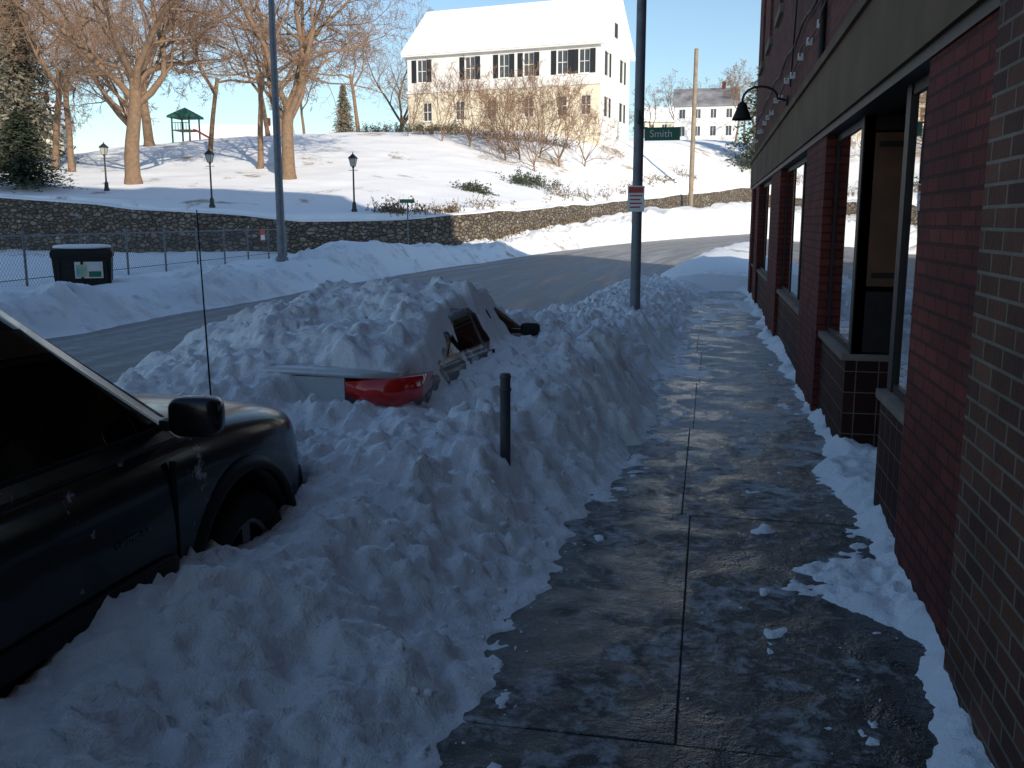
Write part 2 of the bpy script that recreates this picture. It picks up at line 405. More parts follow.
# ------------------------------------------------------------------ sidewalk
b=MB();b.box((-1.3,-20,-.3),(1.6,24.4,-.006),M_joint)
rows=[-8.4,-6.1,-3.9,-1.65,.55,2.95,5.5,7.95,10.3,12.7,15.1,17.5,19.9,22.2,24.4]
for i in range(len(rows)-1):
    y0,y1=rows[i],rows[i+1];xs=[-1.3,.6,1.6] if i in(3,4) else ([-1.3,-.07+.03*((i*7)%3-1),1.6])
    if i==5: xs=[-1.3,-.05,1.6]
    for j in range(len(xs)-1):
        x0,x1=xs[j],xs[j+1];dz=random.uniform(-.002,.004);g=.003
        k=len(b.v);b.box((x0+g,y0+g,-.06),(x1-g,y1-g,dz),M_walk)
        for q in range(k+4,k+8):
            x,y,z=b.v[q];b.v[q]=(x,y,z+random.uniform(-.002,.004))
o=b.obj('sidewalk');modifier(o,'BEVEL',width=.004,segments=2)
b=MB()
for y in np.arange(-20,24,2.4): b.box((-1.46,y+.005,-.3),(-1.305,y+2.395,-.005),M_curb)
b.obj('curb')
# ------------------------------------------------------------------ roadside snow
CAR=(-2.6,8.15);cyaw=R(5)
def H(x,y):
    xe=np.interp(y,[-6,2.6,4,5.5,8,12,18,25],[-.72,-.76,-.68,-.58,-.44,-.42,-.33,-.1])+.20*fbm(y*1.4,y*0+3,3,4)+.09*fbm(y*5.2,x*3,3,44)
    k=xe-x
    hm=np.interp(y,[-6,2,4,5,6,7.5,9,12,14,17,26],[.36,.36,.38,.40,.46,.58,.60,.48,.32,.16,.16])
    big=fbm(x*1.1,y*1.1,3,11);mid=fbm(x*3.6,y*3.6,3,12);fine=fbm(x*13,y*13,3,13);rd=ridge(x*4.5,y*4.5,3,14);rd2=ridge(x*11,y*11,3,19)
    w1,i1=worley(x*2.6+.5*mid,y*2.6+.4*big,3);w2,i2=worley(x*6.5+.5*mid,y*6.5+.3*fine,7);w3,i3=worley(x*16,y*16,8)
    rug=sm(k/.35)
    base=hm*(1+.25*big)*sm(k/np.interp(y,[2,5,7],[1.1,1.0,.75]))**.9
    ch=np.interp(y,[-6,3.5,5.5,26],[.6,.65,1.,1.])
    lump=ch*((i1-.35)*.15*sm((.62-w1)/.3)+(i2-.4)*.11*sm((.55-w2)/.22))+(i3-.4)*.040*sm((.5-w3)/.22)
    xr=np.interp(y,[-6,4.5,5.5,7,10.5,12,14,26],[-4.6,-4.7,-5.0,-5.5,-5.3,-4.3,-3.7,-3.3])+.25*fbm(y*.9,y*0+9,3,6)
    ro=sm((x-xr)/1.4)
    base=(base+.34)*ro-.34
    dx=x-CAR[0];dy=y-CAR[1];c,s_=math.cos(cyaw),math.sin(cyaw)
    cx=dx*c-dy*s_;cy=dx*s_+dy*c
    top=np.interp(cy,[-2.9,-2.25,-1.9,-1.4,-1.0,-.7,-.2,.35,1.25,2.2,2.9],[.60,.76,.84,.97,1.06,1.11,1.14,1.08,.80,.64,.5])-.06*cx**2
    top=top+.04*big+.035*mid
    edge=np.interp(cy,[-2.3,-1.7,-1.2,-.8,.4,1.2,2.2],[.76,.80,.80,.73,.70,.78,.8])+.05*mid+.05*big
    mr=sm((edge+.10-cx)/np.interp(cy,[-1.6,-1.1,.6,1.2],[.16,.30,.30,.2]));ml=1-sm((-cx-.72)/2.1)
    blend=sm((cx+.05)/.25)
    rear=(1-blend)*(1-sm((-2.50-cy)/1.2))+blend*sm((cy+2.20-.06*mid)/.07)
    mf=1-sm((cy-1.7)/1.5)
    m=mr*ml*rear*mf
    dig=sm((cx+.05)/.2)*sm((1.15-cx)/.3)*sm((cy+2.75)/.2)*sm((-2.0-cy)/.15)
    base=base-(base-.50-.05*mid)*dig*.9
    side=sm((cx-.6)/.12)*sm((1.05-cx)/.15)*sm((cy+2.4)/.2)*sm((1.1-cy)/.5)
    base=base*(1-side)+np.minimum(base,.60+.10*big+.10*mid)*side+side*.03
    hc=base+(top-base)*m
    h=np.where(m>.01,np.maximum(base,hc),base)
    amp=rug*ro*(1-.6*side)
    h=h+amp*(.040*mid+.024*fine+.028*rd*ch+.018*rd2)+lump*amp*(1-.35*m)
    hol=np.exp(-(((x+2.0)/.24)**2+((y-3.85)/.5)**2));h=h-(h-.20)*.65*hol*sm(k/.5)
    xs=-2.04;inside=sm((xs-x)/.10)*sm((4.68-y)/.12)*sm((x+4.0)/.2)
    h=h*(1-inside)+np.minimum(h,.0)*inside
    wb=.26*np.exp(-(((x+2.18)/.16)**2+((y-3.72)/.36)**2))-.12+.05*mid;h=np.where(inside>.02,np.maximum(h,wb),h)
    thr=np.interp(y,[-6,4,7,9,12,16,19,26],[.75,.68,.58,.48,.38,.24,.05,-.25])
    th=.06*(fbm(x*2.3,y*1.0,5,31)-thr)
    th=np.minimum(th,.015)+.007*fine
    ww=np.interp(y,[-6,2.6,3.2,4.2,5.2,6,7,8,10,14,24],[.42,.36,.31,.20,.13,.20,.28,.14,.16,.20,.22])*(1+.9*fbm(y*2.1,y*0+1,4,41))
    kr=x-(1.02-ww)
    hr=-.03+.11*sm(kr/.24)*(1+.7*mid)+.025*fine
    blob=.040*np.exp(-(((x-.62)/.26)**2+((y-5.7)/.45)**2))+.048*np.exp(-(((x-.80)/.18)**2+((y-4.6)/.7)**2))-.040+.075*mid+.045*fine
    p=np.maximum(np.maximum(th,hr),np.maximum(np.where((x>.3)&(y>3)&(y<7),blob,-.04),-.04))
    edge2=h*sm((k+.12)/.2)-.05*(1-sm((k+.05)/.15))
    fr=-.035+.055*sm((k+.45)/.5)*(1-sm(k/.15))*(mid+.50+fine*.9)
    return np.where(x<-1.32,edge2,np.maximum(edge2,np.maximum(p,fr)))
ys=np.concatenate([np.arange(-6,1.6,.10),np.arange(1.6,9.5,.023),np.arange(9.5,26.4,.05)])
xs=np.concatenate([np.arange(-6.2,-4.2,.06),np.arange(-4.2,1.5,.023)])
SX,SY=np.meshgrid(xs,ys);SZ=H(SX,SY)
SX=SX+.014*fbm(SX*20,SY*20,2,55);SY=SY+.014*fbm(SX*20,SY*20,2,56)
gridobj('snow_bank',SX,SY,SZ,M_snow)
def hs(x,y): return float(H(np.array([x]),np.array([y]))[0])
b=MB()
for i in range(420):
    y=random.uniform(2.,14);x=-.62-abs(random.gauss(0,.45)) if random.random()<.72 else random.uniform(-.75,.95)
    if x<-1.9 or x>.98: continue
    r=random.uniform(.006,.018)*(1.1 if x<-.8 else .45);z=max(hs(x,y),0)+r*.1
    Mr=Matrix.Rotation(random.random()*6,3,'Z')@Matrix.Rotation(random.random()*2,3,'X')
    b.sbox((x,y,z),(r*random.uniform(.8,1.5),r,r*random.uniform(.5,.9)),M_snow,random.uniform(.5,.9),Mr,7,5)
b.obj('snow_lumps')
# ------------------------------------------------------------------ brick shop building
par=empty('brick_shop_building')
w=MB();fr=MB();gl=MB();inn=MB();kn=MB();fa=MB()
WXp=1.02
pil=[(3.62,4.87),(8.85,10.55),(14.3,16.4),(20.3,21.5),(23.0,23.9)]
for a,c in pil: w.box((WXp-.03,a,-.1),(WXp+.35,c,2.56),M_red)
fa.box((WXp-.07,3.62,2.56),(WXp+.36,23.95,3.12),M_beige)
fa.box((WXp-.10,3.62,3.12),(WXp+.36,23.97,3.2),M_beige)
fa.box((WXp-.045,3.62,2.50),(WXp+.2,23.93,2.56),M_frame)
ops=[]
for cyy in (5.6,8.3,11.,13.7,16.4,19.1,21.8): ops+= [(cyy-.5,cyy+.5,5.1,7.1),(cyy-.5,cyy+.5,8.3,10.1)]
w.openwall(WXp,WXp+.35,3.62,23.9,3.2,12.2,ops,M_redup)
for o_ in ops:
    fa.box((WXp-.06,o_[0]-.12,o_[2]-.14),(WXp+.2,o_[1]+.12,o_[2]-.001),M_stone)
    n=9
    for q in range(n):
        t0=-1+2*q/n;t1=-1+2*(q+1)/n
        za=o_[3]+.18*(1-t0*t0);zb=o_[3]+.18*(1-t1*t1);ya=(o_[0]+o_[1])/2+t0*.62;yb=(o_[0]+o_[1])/2+t1*.62
        fa.loft([[(xx,ya,za-.12+.0),(xx,yb,zb-.12),(xx,yb,zb+.1),(xx,ya,za+.1)] for xx in (WXp-.045,WXp+.05)],M_stone,False)
    fr.openwall(WXp+.12,WXp+.18,o_[0],o_[1],o_[2],o_[3],[(o_[0]+.06,o_[1]-.06,o_[2]+.06,(o_[2]+o_[3])/2-.03),(o_[0]+.06,o_[1]-.06,(o_[2]+o_[3])/2+.03,o_[3]-.06)],M_white)
    gl.poly([(WXp+.15,o_[0],o_[2]),(WXp+.15,o_[1],o_[2]),(WXp+.15,o_[1],o_[3]),(WXp+.15,o_[0],o_[3])],M_glass)
w.box((WXp+.3,3.65,12.2),(12,23.9,12.25),M_roofdk)
w.box((WXp-.1,3.62,12.2),(WXp+.4,23.95,12.7),M_redup)
w.box((WXp+.351,23.5,-.3),(12,23.9,12.2),M_redup)
w.box((WXp+.4,3.7,12.26),(12,13.4,18.5),M_redup)  # unseen upper block, added to cast the stepped shadow on the hill
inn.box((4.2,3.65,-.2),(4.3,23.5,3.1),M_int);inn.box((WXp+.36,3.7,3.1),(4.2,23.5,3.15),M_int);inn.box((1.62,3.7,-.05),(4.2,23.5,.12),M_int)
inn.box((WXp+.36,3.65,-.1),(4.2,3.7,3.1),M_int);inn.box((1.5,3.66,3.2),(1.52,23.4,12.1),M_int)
for i in range(14):
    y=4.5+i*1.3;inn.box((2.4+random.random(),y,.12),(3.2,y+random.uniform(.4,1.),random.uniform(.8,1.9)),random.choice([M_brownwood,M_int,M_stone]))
def bay(y0,y1,n,kz=.72):
    kn.box((WXp+.02,y0,-.1),(WXp+.28,y1,kz),M_tile)
    fa.box((WXp-.01,y0,kz),(WXp+.30,y1,kz+.05),M_stone)
    z0=kz+.05;z1=2.5;st=(y1-y0)/n
    ops=[(y0+i*st+.04,y0+(i+1)*st-.04,z0+.05,z1-.06) for i in range(n)]
    fr.openwall(WXp+.06,WXp+.13,y0,y1,z0,z1,ops,M_frame)
    gl.poly([(WXp+.072,y0,z0),(WXp+.072,y1,z0),(WXp+.072,y1,z1),(WXp+.072,y0,z1)],M_glass)
bay(4.87,5.8,1);bay(7.3,8.85,1);bay(10.55,14.3,3);bay(16.4,20.3,3);bay(21.5,23.,1)
for yy,sg in ((7.3,-1),(5.8,1)):
    ya,yb=(yy,yy+.12) if sg<0 else (yy-.12,yy)
    kn.box((WXp+.285,ya+.002,-.1),(1.95,yb,.72),M_tile);
    if sg<0: kn.box((WXp+.02,yy-.012,-.1),(1.95,yy-.001,.72),M_tile)
    fr.box((WXp+.05,ya,.77),(WXp+.13,yb,2.5),M_frame);fr.box((1.87,ya,.72),(1.95,yb,2.5),M_frame)
    fr.box((WXp+.131,ya,2.40),(1.869,yb,2.5),M_frame);fa.box((WXp+.301,ya-.01,.72),(1.95,yb+.01,.769),M_stone)
    gl.poly([(WXp+.13,(ya+yb)/2,.77),(1.87,(ya+yb)/2,.77),(1.87,(ya+yb)/2,2.4),(WXp+.13,(ya+yb)/2,2.4)],M_glass)
# boarded display panel on the entrance return
fr.box((1.152,7.285,1.28),(1.86,7.299,2.38),M_brownwood);fr.box((1.152,7.285,.79),(1.86,7.299,1.24),M_frame)
fr.box((1.18,7.278,1.34),(1.83,7.284,1.38),M_frame);fr.box((1.18,7.278,2.28),(1.83,7.284,2.32),M_frame)
fr.openwall(1.95,2.0,5.8,7.3,0,2.5,[(6.1,7.0,.25,2.2)],M_brownwood);fr.box((WXp+.36,5.8,2.5),(2.,7.3,2.56),M_beige)
gl.poly([(1.97,6.1,.25),(1.97,7.,.25),(1.97,7.,2.2),(1.97,6.1,2.2)],M_glass)
gl.box((WXp+.105,11.0,1.2),(WXp+.108,11.4,1.7),M_paper);gl.box((WXp+.105,7.5,1.62),(WXp+.108,7.8,1.85),M_paper)
w.obj('walls',par);fr.obj('window_frames',par);gl.obj('window_glass',par);inn.obj('interior',par);kn.obj('tile_knee_walls',par);fa.obj('fascia_and_sills',par)
b=MB();pts=[];
for i in range(60):
    y=3.8+i*.34;pts.append((WXp-.05-.01*math.sin(i*2.),y,3.72+.05*math.sin(i*.9)-.012*i*.2))
b.tube(pts,.010,5,M_stone)
for p in pts[::3]: b.box((p[0]-.02,p[1]-.015,p[2]-.05),(p[0]+.05,p[1]+.015,p[2]+.03),M_white)
pts=[(WXp-.04,3.8+i*.5,3.98+.04*math.sin(i*1.3)) for i in range(40)];b.tube(pts,.014,5,M_frame)
b.tube([(WXp-.03,9.7,3.2),(WXp-.03,9.7,8.)],.03,8,M_frame);b.tube([(WXp-.04,13.2,3.5),(WXp-.05,12.6,4.6),(WXp-.04,12.2,6.5)],.012,5,M_frame)
b.obj('facade_cables',par)
b=MB();gy0=14.
pts=[(WXp,gy0,3.42)]
for i in range(9):
    a=math.pi*i/8;pts.append((WXp-.12-.26+.24*math.cos(a)-.0,gy0,3.45+.17*math.sin(a)))
pts.append((WXp-.62,gy0,3.36));b.tube(pts,.018,8,M_frame);b.lathe((WXp,gy0,3.42),[(0,-.03),(.07,-.03),(.07,0)],M_frame,'x')
b.lathe((WXp-.62,gy0,3.36),[(.02,.06),(.06,.03),(.08,-.04),(.13,-.16),(.14,-.19),(.11,-.17),(.05,-.06)],M_frame,'z')
b.obj('wall_lamp')
par=empty('brown_brick_building');w=MB();fa=MB()
w.box((.94,2.7,-.1),(1.35,3.6,24.),M_brown);w.box((1.05,-8,4.5),(14,2.69,25.5),M_brown);w.box((1.0,3.2,-.1),(14,3.61,25.5),M_brown);w.box((1.05,-45,4.5),(14,-8.01,30),M_brown)  # masses out of view added, heights set to shade the lower hill
for a in (-40,-34,-28,-22,-16,-10,-4,): w.box((.94,a,-.1),(1.35,a+1.,4.5),M_brown)
w.box((1.4,-45,-.1),(14,2.69,4.5),M_int)
fa.box((.99,-45,4.3),(1.045,2.69,4.6),M_beige)
w.obj('walls',par);fa.obj('fascia',par)
# ------------------------------------------------------------------ vehicles
def ring(y,wd,zt,zb=.33,zm=.72):
    P=[(0,zb),(.8*wd,zb),(.96*wd,zb+.03),(.99*wd,zb+.2),(wd,zm),(.985*wd,zt-.17),(.955*wd,zt-.05),(.87*wd,zt-.005),(.42*wd,zt+.025),(0,zt+.032)]
    return [(x,y,z) for x,z in P]+[(-x,y,z) for x,z in P[-2:0:-1]]
def body(name,st,mat,par,wheels,rw,zb=.33,zm=.72):
    b=MB();b.loft([ring(y,a,t,zb,zm) for y,a,t in st],mat);o=b.obj(name)
    modifier(o,'SUBSURF',levels=2,render_levels=2);bake(o)
    c=MB()
    for wy,wz in wheels:
        c.tube([(-1.2,wy,wz),(-.55,wy,wz)],rw,32,M_clad);c.tube([(.55,wy,wz),(1.2,wy,wz)],rw,32,M_clad)
    co=c.obj('cut')
    m=modifier(o,'BOOLEAN',operation='DIFFERENCE',solver='EXACT');m.object=co;bake(o)
    bpy.data.objects.remove(co);o.parent=par
    return o
def wheel(b,x,y,z,r,w):
    s=1 if x>0 else -1
    b.lathe((x,y,z),[(r*.62,-w/2*s),(r*.95,-w/2*s),(r,-w*.35*s),(r,w*.35*s),(r*.95,w/2*s),(r*.64,w/2*s),(r*.62,w*.3*s)],M_rubber,'x',40)
    b.lathe((x,y,z),[(r*.63,w*.42*s),(r*.56,w*.40*s),(r*.55,w*.1*s),(0,w*.1*s)],M_clad,'x',32)
    for k in range(5):
        a=2*math.pi*k/5;M=Matrix.Translation((x+s*w*.33,y,z))@Matrix.Rotation(a,4,'X')
        b.box((-.025,-.035,.04),(.025,.035,r*.58),M_alloy,M)
    b.lathe((x,y,z),[(0,w*.42*s),(.05,w*.42*s),(.06,w*.3*s)],M_alloy,'x',16);b.lathe((x,y,z),[(r*.63,w*.44*s),(r*.58,w*.45*s),(r*.56,w*.36*s)],M_alloy,'x',32)
def green(name,rs,mat,par):
    b=MB();L=[]
    for z,yr,yf,hw in rs:
        L.append([(hw,yr+.12,z),(hw,-.5,z),(hw,yf-.16,z),(hw-.10,yf-.02,z),(.4*hw,yf+.06,z),(-.4*hw,yf+.06,z),(-hw+.10,yf-.02,z),(-hw,yf-.16,z),(-hw,-.5,z),(-hw,yr+.12,z),(-hw+.12,yr,z),(0,yr-.03,z),(hw-.12,yr,z)])
    b.loft(L,mat,False);o=b.obj(name,par);modifier(o,'BEVEL',width=.025,segments=3,limit_method='ANGLE',angle_limit=R(12));return o
def sidepane(b,hwf,pts,off,mat):
    for s in (1,-1):
        q=[(s*(hwf(z)+off),y,z) for y,z in pts];b.poly(q if s>0 else q[::-1],mat)
suv=empty('parked_suv',(-2.965,2.36,-.2),R(-1))
body('body',[(-2.3,.78,.9),(-2.22,.87,1.04),(-1.95,.915,1.1),(-1,.925,1.11),(0,.925,1.12),(.85,.925,1.125),(1.12,.92,1.12),(1.55,.915,1.09),(1.95,.89,1.04),(2.17,.83,.985),(2.27,.74,.9)],M_black,suv,[(-1.28,.38),(1.42,.38)],.46)
green('cabin',[(1.07,-2.22,1.18,.875),(1.13,-2.2,1.10,.86),(1.67,-2.03,.40,.70),(1.73,-1.95,.28,.65),(1.76,-1.75,.05,.5)],M_black,suv)
hw=lambda z:.86-(z-1.13)*.2963
b=MB()
sidepane(b,hw,[(.84,1.16),(.68,1.29),(.33,1.60),(-.50,1.615),(-.52,1.16)],.006,M_carglass)
sidepane(b,hw,[(-.62,1.16),(-.60,1.615),(-1.30,1.61),(-1.42,1.16)],.006,M_carglass)
sidepane(b,hw,[(-1.5,1.16),(-1.38,1.60),(-1.86,1.56),(-1.98,1.16)],.006,M_carglass)
b.poly([(-.34,1.175,1.135),(.34,1.175,1.135),(.28,.482,1.66),(-.28,.482,1.66)],M_carglass)
for s in (1,-1):
    q=[(s*.345,1.175,1.135),(s*.74,1.10,1.14),(s*.585,.415,1.65),(s*.285,.482,1.66)];b.poly(q if s>0 else q[::-1],M_carglass)
b.poly([(-.7,-2.235,1.18),(-.6,-2.09,1.6),(.6,-2.09,1.6),(.7,-2.235,1.18)],M_carglass)
b.obj('windows',suv)
b=MB()
for s in (1,-1):
    for wy in (-1.28,1.42):
        rr_=[];
        for t in np.linspace(-.2,math.pi+.2,30):
            ct,st_=math.cos(t),math.sin(t)
            rr_.append([(s*.90,wy+.452*ct,.38+.452*st_),(s*.938,wy+.456*ct,.38+.456*st_),(s*.942,wy+.475*ct,.38+.475*st_),(s*.915,wy+.515*ct,.38+.515*st_)])
        b.loft(rr_,M_clad,True)
        wl=[(s*.56,wy+.45*math.cos(t),.38+.45*math.sin(t)) for t in np.linspace(0,2*math.pi,24)[:-1]];b.poly(wl,M_rubber)
    b.sbox((s*.930,.04,.62),(.016,.80,.045),M_clad,.3)
    for yy in (.86,-.56,-1.35): b.box((s*.9,yy,.62),(s*.9262,yy+.005,1.02),M_rubber)
    b.box((s*(hw(1.15)),-.52,1.142),(s*(hw(1.15)+.014),.84,1.158),M_rubber)
    b.sbox((s*.938,-.38,.97),(.018,.09,.020),M_black,.5)
    M=Matrix.Rotation(s*R(10),3,'Z')
    b.sbox((s*1.01,.90,1.20),(.105,.055,.080),M_black,.5,M);b.box((s*.86,.87,1.14),(s*.96,.93,1.18),M_clad)
    b.tube([(s*.60,.25,1.76),(s*.6,.15,1.80),(s*.6,-1.7,1.80),(s*.6,-1.8,1.75)],.017,8,M_clad)
    b.sbox((s*.62,2.19,.83),(.14,.06,.08),M_clear,.45)
    b.sbox((s*.80,-2.24,.95),(.09,.06,.2),M_taill,.5)
b.sbox((0,2.20,.55),(.80,.13,.15),M_clad,.45);b.sbox((0,-2.3,.55),(.9,.12,.13),M_clad,.35)
b.box((-.42,2.26,.76),(.42,2.30,.9),M_rubber)
for i in range(7): b.box((-.39+i*.12,2.28,.75),(-.36+i*.12,2.315,.91),M_alloy)
b.tube([(-.5,1.2,1.17),(-.05,1.16,1.2)],.012,6,M_rubber);b.tube([(.1,1.2,1.17),(.55,1.13,1.2)],.012,6,M_rubber)
b.obj('trim',suv)
b=MB();b.tube([(.80,1.36,1.07),(.80,1.36,1.14)],.014,8,M_rubber);b.tube([(.80,1.36,1.12),(.80,1.33,2.0)],[.004,.0025],6,M_rubber);b.obj('antenna',suv)
b=MB()
for s in (1,-1):
    for wy in (-1.28,1.42): wheel(b,s*.80,wy,.37,.365,.24)
b.obj('wheels',suv)
b=MB();b.sbox((-.4,-.1,.95),(.28,.25,.1),M_int,.5);b.sbox((-.4,-.42,1.2),(.26,.1,.33),M_int,.5);b.sbox((.4,-.1,.95),(.28,.25,.1),M_int,.5);b.sbox((.4,-.42,1.2),(.26,.1,.33),M_int,.5);b.obj('seats',suv)
text_obj('door_badge','LIMITED 4x4',.038,M_badge,suv,(.9265,.58,.80),(R(90),0,R(90)),.001)
# buried sedan
car=empty('snow_covered_car',(CAR[0],CAR[1],-.22),-cyaw)
body('body',[(-2.25,.72,.80),(-2.2,.82,.905),(-1.9,.86,.93),(-1.2,.875,.93),(0,.88,.92),(.9,.875,.92),(1.5,.86,.86),(2.0,.8,.76),(2.2,.68,.66)],M_silvershade,car,[(-1.3,.32),(1.35,.32)],.37,.25,.6)
green('cabin',[(.88,-1.7,1.15,.80),(.93,-1.6,1.0,.785),(1.20,-.95,.40,.65),(1.25,-.8,.28,.6),(1.27,-.6,.1,.45)],M_silvershade,car)
hc_=lambda z:.785-(z-.93)*.5
b=MB();sidepane(b,hc_,[(.80,.95),(.30,1.19),(-.35,1.195),(-.37,.95)],.008,M_carglass)
sidepane(b,hc_,[(-.45,.95),(-.43,1.19),(-.80,1.18),(-1.25,.95)],.008,M_carglass);b.obj('windows',car)
b=MB()
for s in (1,-1):
    b.loft([[(s*x,y,z) for x,y,z in r] for r in (
        [(.42,-2.26,.80),(.42,-2.20,.80),(.42,-2.20,.90),(.42,-2.27,.90)],
        [(.62,-2.29,.765),(.62,-2.15,.765),(.62,-2.15,.92),(.62,-2.29,.92)],
        [(.80,-2.25,.75),(.80,-2.0,.76),(.80,-2.0,.93),(.80,-2.24,.93)],
        [(.90,-2.08,.78),(.885,-1.85,.82),(.885,-1.82,.93),(.89,-2.08,.93)])],M_taill,True)
    b.sbox((s*.96,.45,.98),(.09,.055,.06),M_clad,.5);b.box((s*.78,.42,.94),(s*.91,.48,.98),M_clad)
    b.box((s*.86,-.40,.32),(s*.884,-.394,.90),M_rubber)
b.loft([[(x,yy+dy_,z) for yy,z in ((-2.31,zz),(-2.29,zz+.028),(-2.05,zz+.035),(-2.05,zz-.02),(-2.29,zz-.015))] for x,zz,dy_ in ((-.72,.925,.06),(-.45,.942,.02),(0,.95,0),(.45,.942,.02),(.76,.925,.09))],M_silver,True)
b.loft([[(x,yy,z) for yy,z in ((-2.255+dy_,.62),(-2.272+dy_,.78),(-2.27+dy_,.925),(-2.1,.925),(-2.1,.62))] for x,dy_ in ((-.41,.01),(0,-.01),(.41,.01))],M_silver,False)
b.sbox((0,-2.25,.5),(.82,.12,.14),M_silver,.35);b.sbox((0,2.15,.45),(.78,.12,.14),M_silver,.35)
b.obj('trim',car)
b=MB()
for s in (1,-1):
    for wy in (-1.3,1.35): wheel(b,s*.77,wy,.31,.31,.2)
b.obj('wheels',car)
# ------------------------------------------------------------------ street furniture
b=MB();b.tube([(-1.17,5.4,-.2),(-1.17,5.4,.82)],.032,20,M_darkpost);b.lathe((-1.17,5.4,.82),[(.034,0),(.036,.01),(.030,.03),(0,.035)],M_darkpost,'z',20);b.lathe((-1.17,5.4,.74),[(.033,0),(.037,.004),(.037,.02),(.033,.024)],M_darkpost,'z',20);b.obj('meter_post')
par=empty('street_sign_pole',(-1.24,16.6,0))
b=MB();b.tube([(0,0,-.1),(0,0,9.)],[.092,.075],20,M_galv);b.lathe((0,0,.15),[(.095,0),(.13,0),(.13,.05),(.096,.1)],M_galv,'z',20);b.obj('pole',par)
b=MB();b.box((.10,-.012,3.12),(.70,.012,3.34),M_green);b.box((.0,-.09,3.24),(.0+.02,.12,3.26),M_galv)
b.box((-.1,-.005,3.32),(.15,.005,3.35),M_galv);b.box((-.012,-.45,3.39),(.012,.1,3.60),M_green);b.obj('street_name_plates',par)
text_obj('street_name','Smith',.17,M_white,par,(.38,-.014,3.23),(R(90),0,0),.001)
b=MB();b.box((-.16,-.105,1.92),(.13,-.098,2.36),M_white);b.box((-.14,-.108,2.24),(.11,-.1055,2.34),M_redsign)
for k in range(4): b.box((-.12,-.108,2.18-.065*k),(.09-.03*(k%2),-.1055,2.205-.065*k),M_redsign)
b.box((-.09,-.098,2.29),(.07,-.08,2.31),M_galv);b.box((-.09,-.098,1.99),(.07,-.08,2.01),M_galv);b.obj('parking_sign',par)
b=MB();z=gz(-13.4,28);b.tube([(-13.4,28,z-.3),(-13.4,28,12)],[.14,.075],16,M_galv);b.lathe((-13.4,28,z-.05),[(.14,0),(.2,0),(.2,.12),(.15,.2)],M_galv,'z',16)
b.tube([(-13.4,28,11.8),(-12.8,28,12.4),(-11.2,28,12.6)],.05,8,M_galv);b.sbox((-10.9,28,12.58),(.35,.15,.09),M_galv,.6);b.obj('street_light_pole')
b=MB();z=gz(-13.4,41);b.tube([(-13.4,41,z-.2),(-13.4,41,2.75)],.03,8,M_galv);b.box((-13.75,40.94,2.58),(-13.05,40.97,2.75),M_green);b.obj('small_street_sign')
b=MB();z=gz(-1.8,91);b.tube([(-1.8,91,z-.5),(-1.7,91,17.4)],[.24,.18],12,M_wood);b.obj('utility_pole')
def lamp(x,y,h,nm='street_lamp'):
    b=MB();b.lathe((0,0,0),[(.16,-.3),(.16,.1),(.12,.18),(.10,.45),(.05,.55),(.042,h-.75),(.07,h-.70),(.05,h-.66)],M_lampblk,'z',12)
    b.loft([[(a*r,c*r,zz) for a,c in ((1,1),(-1,1),(-1,-1),(1,-1))] for r,zz in ((.09,h-.64),(.16,h-.25))],M_lampglass,False)
    for a,c in ((1,1),(-1,1),(-1,-1),(1,-1)): b.tube([(a*.092,c*.092,h-.66),(a*.165,c*.165,h-.24)],.014,5,M_lampblk)
    b.loft([[(a*r,c*r,zz) for a,c in ((1,1),(-1,1),(-1,-1),(1,-1))] for r,zz in ((.22,h-.25),(.2,h-.22),(.07,h-.06),(.02,h),(.015,h+.08))],M_lampblk,False)
    b.box((-.1,-.1,h-.66),(.1,.1,h-.635),M_lampblk);b.tube([(-.25,0,h-.85),(.25,0,h-.85)],.014,5,M_lampblk)
    b.obj(nm,None,(x,y,gz(x,y)))
lamp(-26,46.2,3.0);lamp(-18.4,47.3,3.0);lamp(-34.4,49.3,2.7)
b=MB();F0=Vector((-13.6,4.,0));F1=Vector((-18.9,40,0));FL=(F1-F0).length;fd=(F1-F0)/FL;fz=.1;fh=1.42
npst=15
for i in range(npst):
    p=F0+fd*FL*i/(npst-1);b.tube([(p.x,p.y,fz-.4),(p.x,p.y,fh+.1)],.032,8,M_galv);b.lathe((p.x,p.y,fh+.1),[(.035,0),(.02,.04),(0,.05)],M_galv,'z',8)
b.tube([(F0.x,F0.y,fh),(F1.x,F1.y,fh)],.02,6,M_galv);b.tube([(F0.x,F0.y,fz+.3),(F1.x,F1.y,fz+.3)],.012,5,M_galv)
hh=fh-fz;st=.13;t=-hh
while t<FL:
    for sg in (1,-1):
        a0,a1=(t,t+hh)
        u0=max(a0,0);u1=min(a1,FL)
        if u1>u0:
            z0=fz+(u0-a0) if sg>0 else fh-(u0-a0);z1=fz+(u1-a0) if sg>0 else fh-(u1-a0)
            p=F0+fd*u0;q=F0+fd*u1;b.tube([(p.x,p.y,z0),(q.x,q.y,z1)],.003,3,M_wire,False)
    t+=st
b.obj('chain_link_fence')
b=MB();p=F0+fd*(FL*.905);b.box((p.x+.05,p.y-.25,.95),(p.x+.07,p.y+.2,1.45),M_redsign);b.box((p.x+.071,p.y-.2,1.0),(p.x+.075,p.y+.15,1.2),M_white);b.obj('warning_sign')
par=empty('dumpster',(-13.7,18.6,.22),R(32));b=MB()
b.loft([[(-.6*k,-.45*k,zz),(.6*k,-.45*k,zz),(.6*k,.45*k,zz),(-.6*k,.45*k,zz)] for k,zz in ((.93,.05),(1.,.75),(1.04,.76),(1.04,.83))],M_clad,False)
b.loft([[(-.64,-.48,.83),(.64,-.48,.83),(.64,.48,.83),(-.64,.48,.83)],[(-.6,-.4,.93),(.6,-.4,.93),(.6,.46,.99),(-.6,.46,.99)]],M_clad,False)
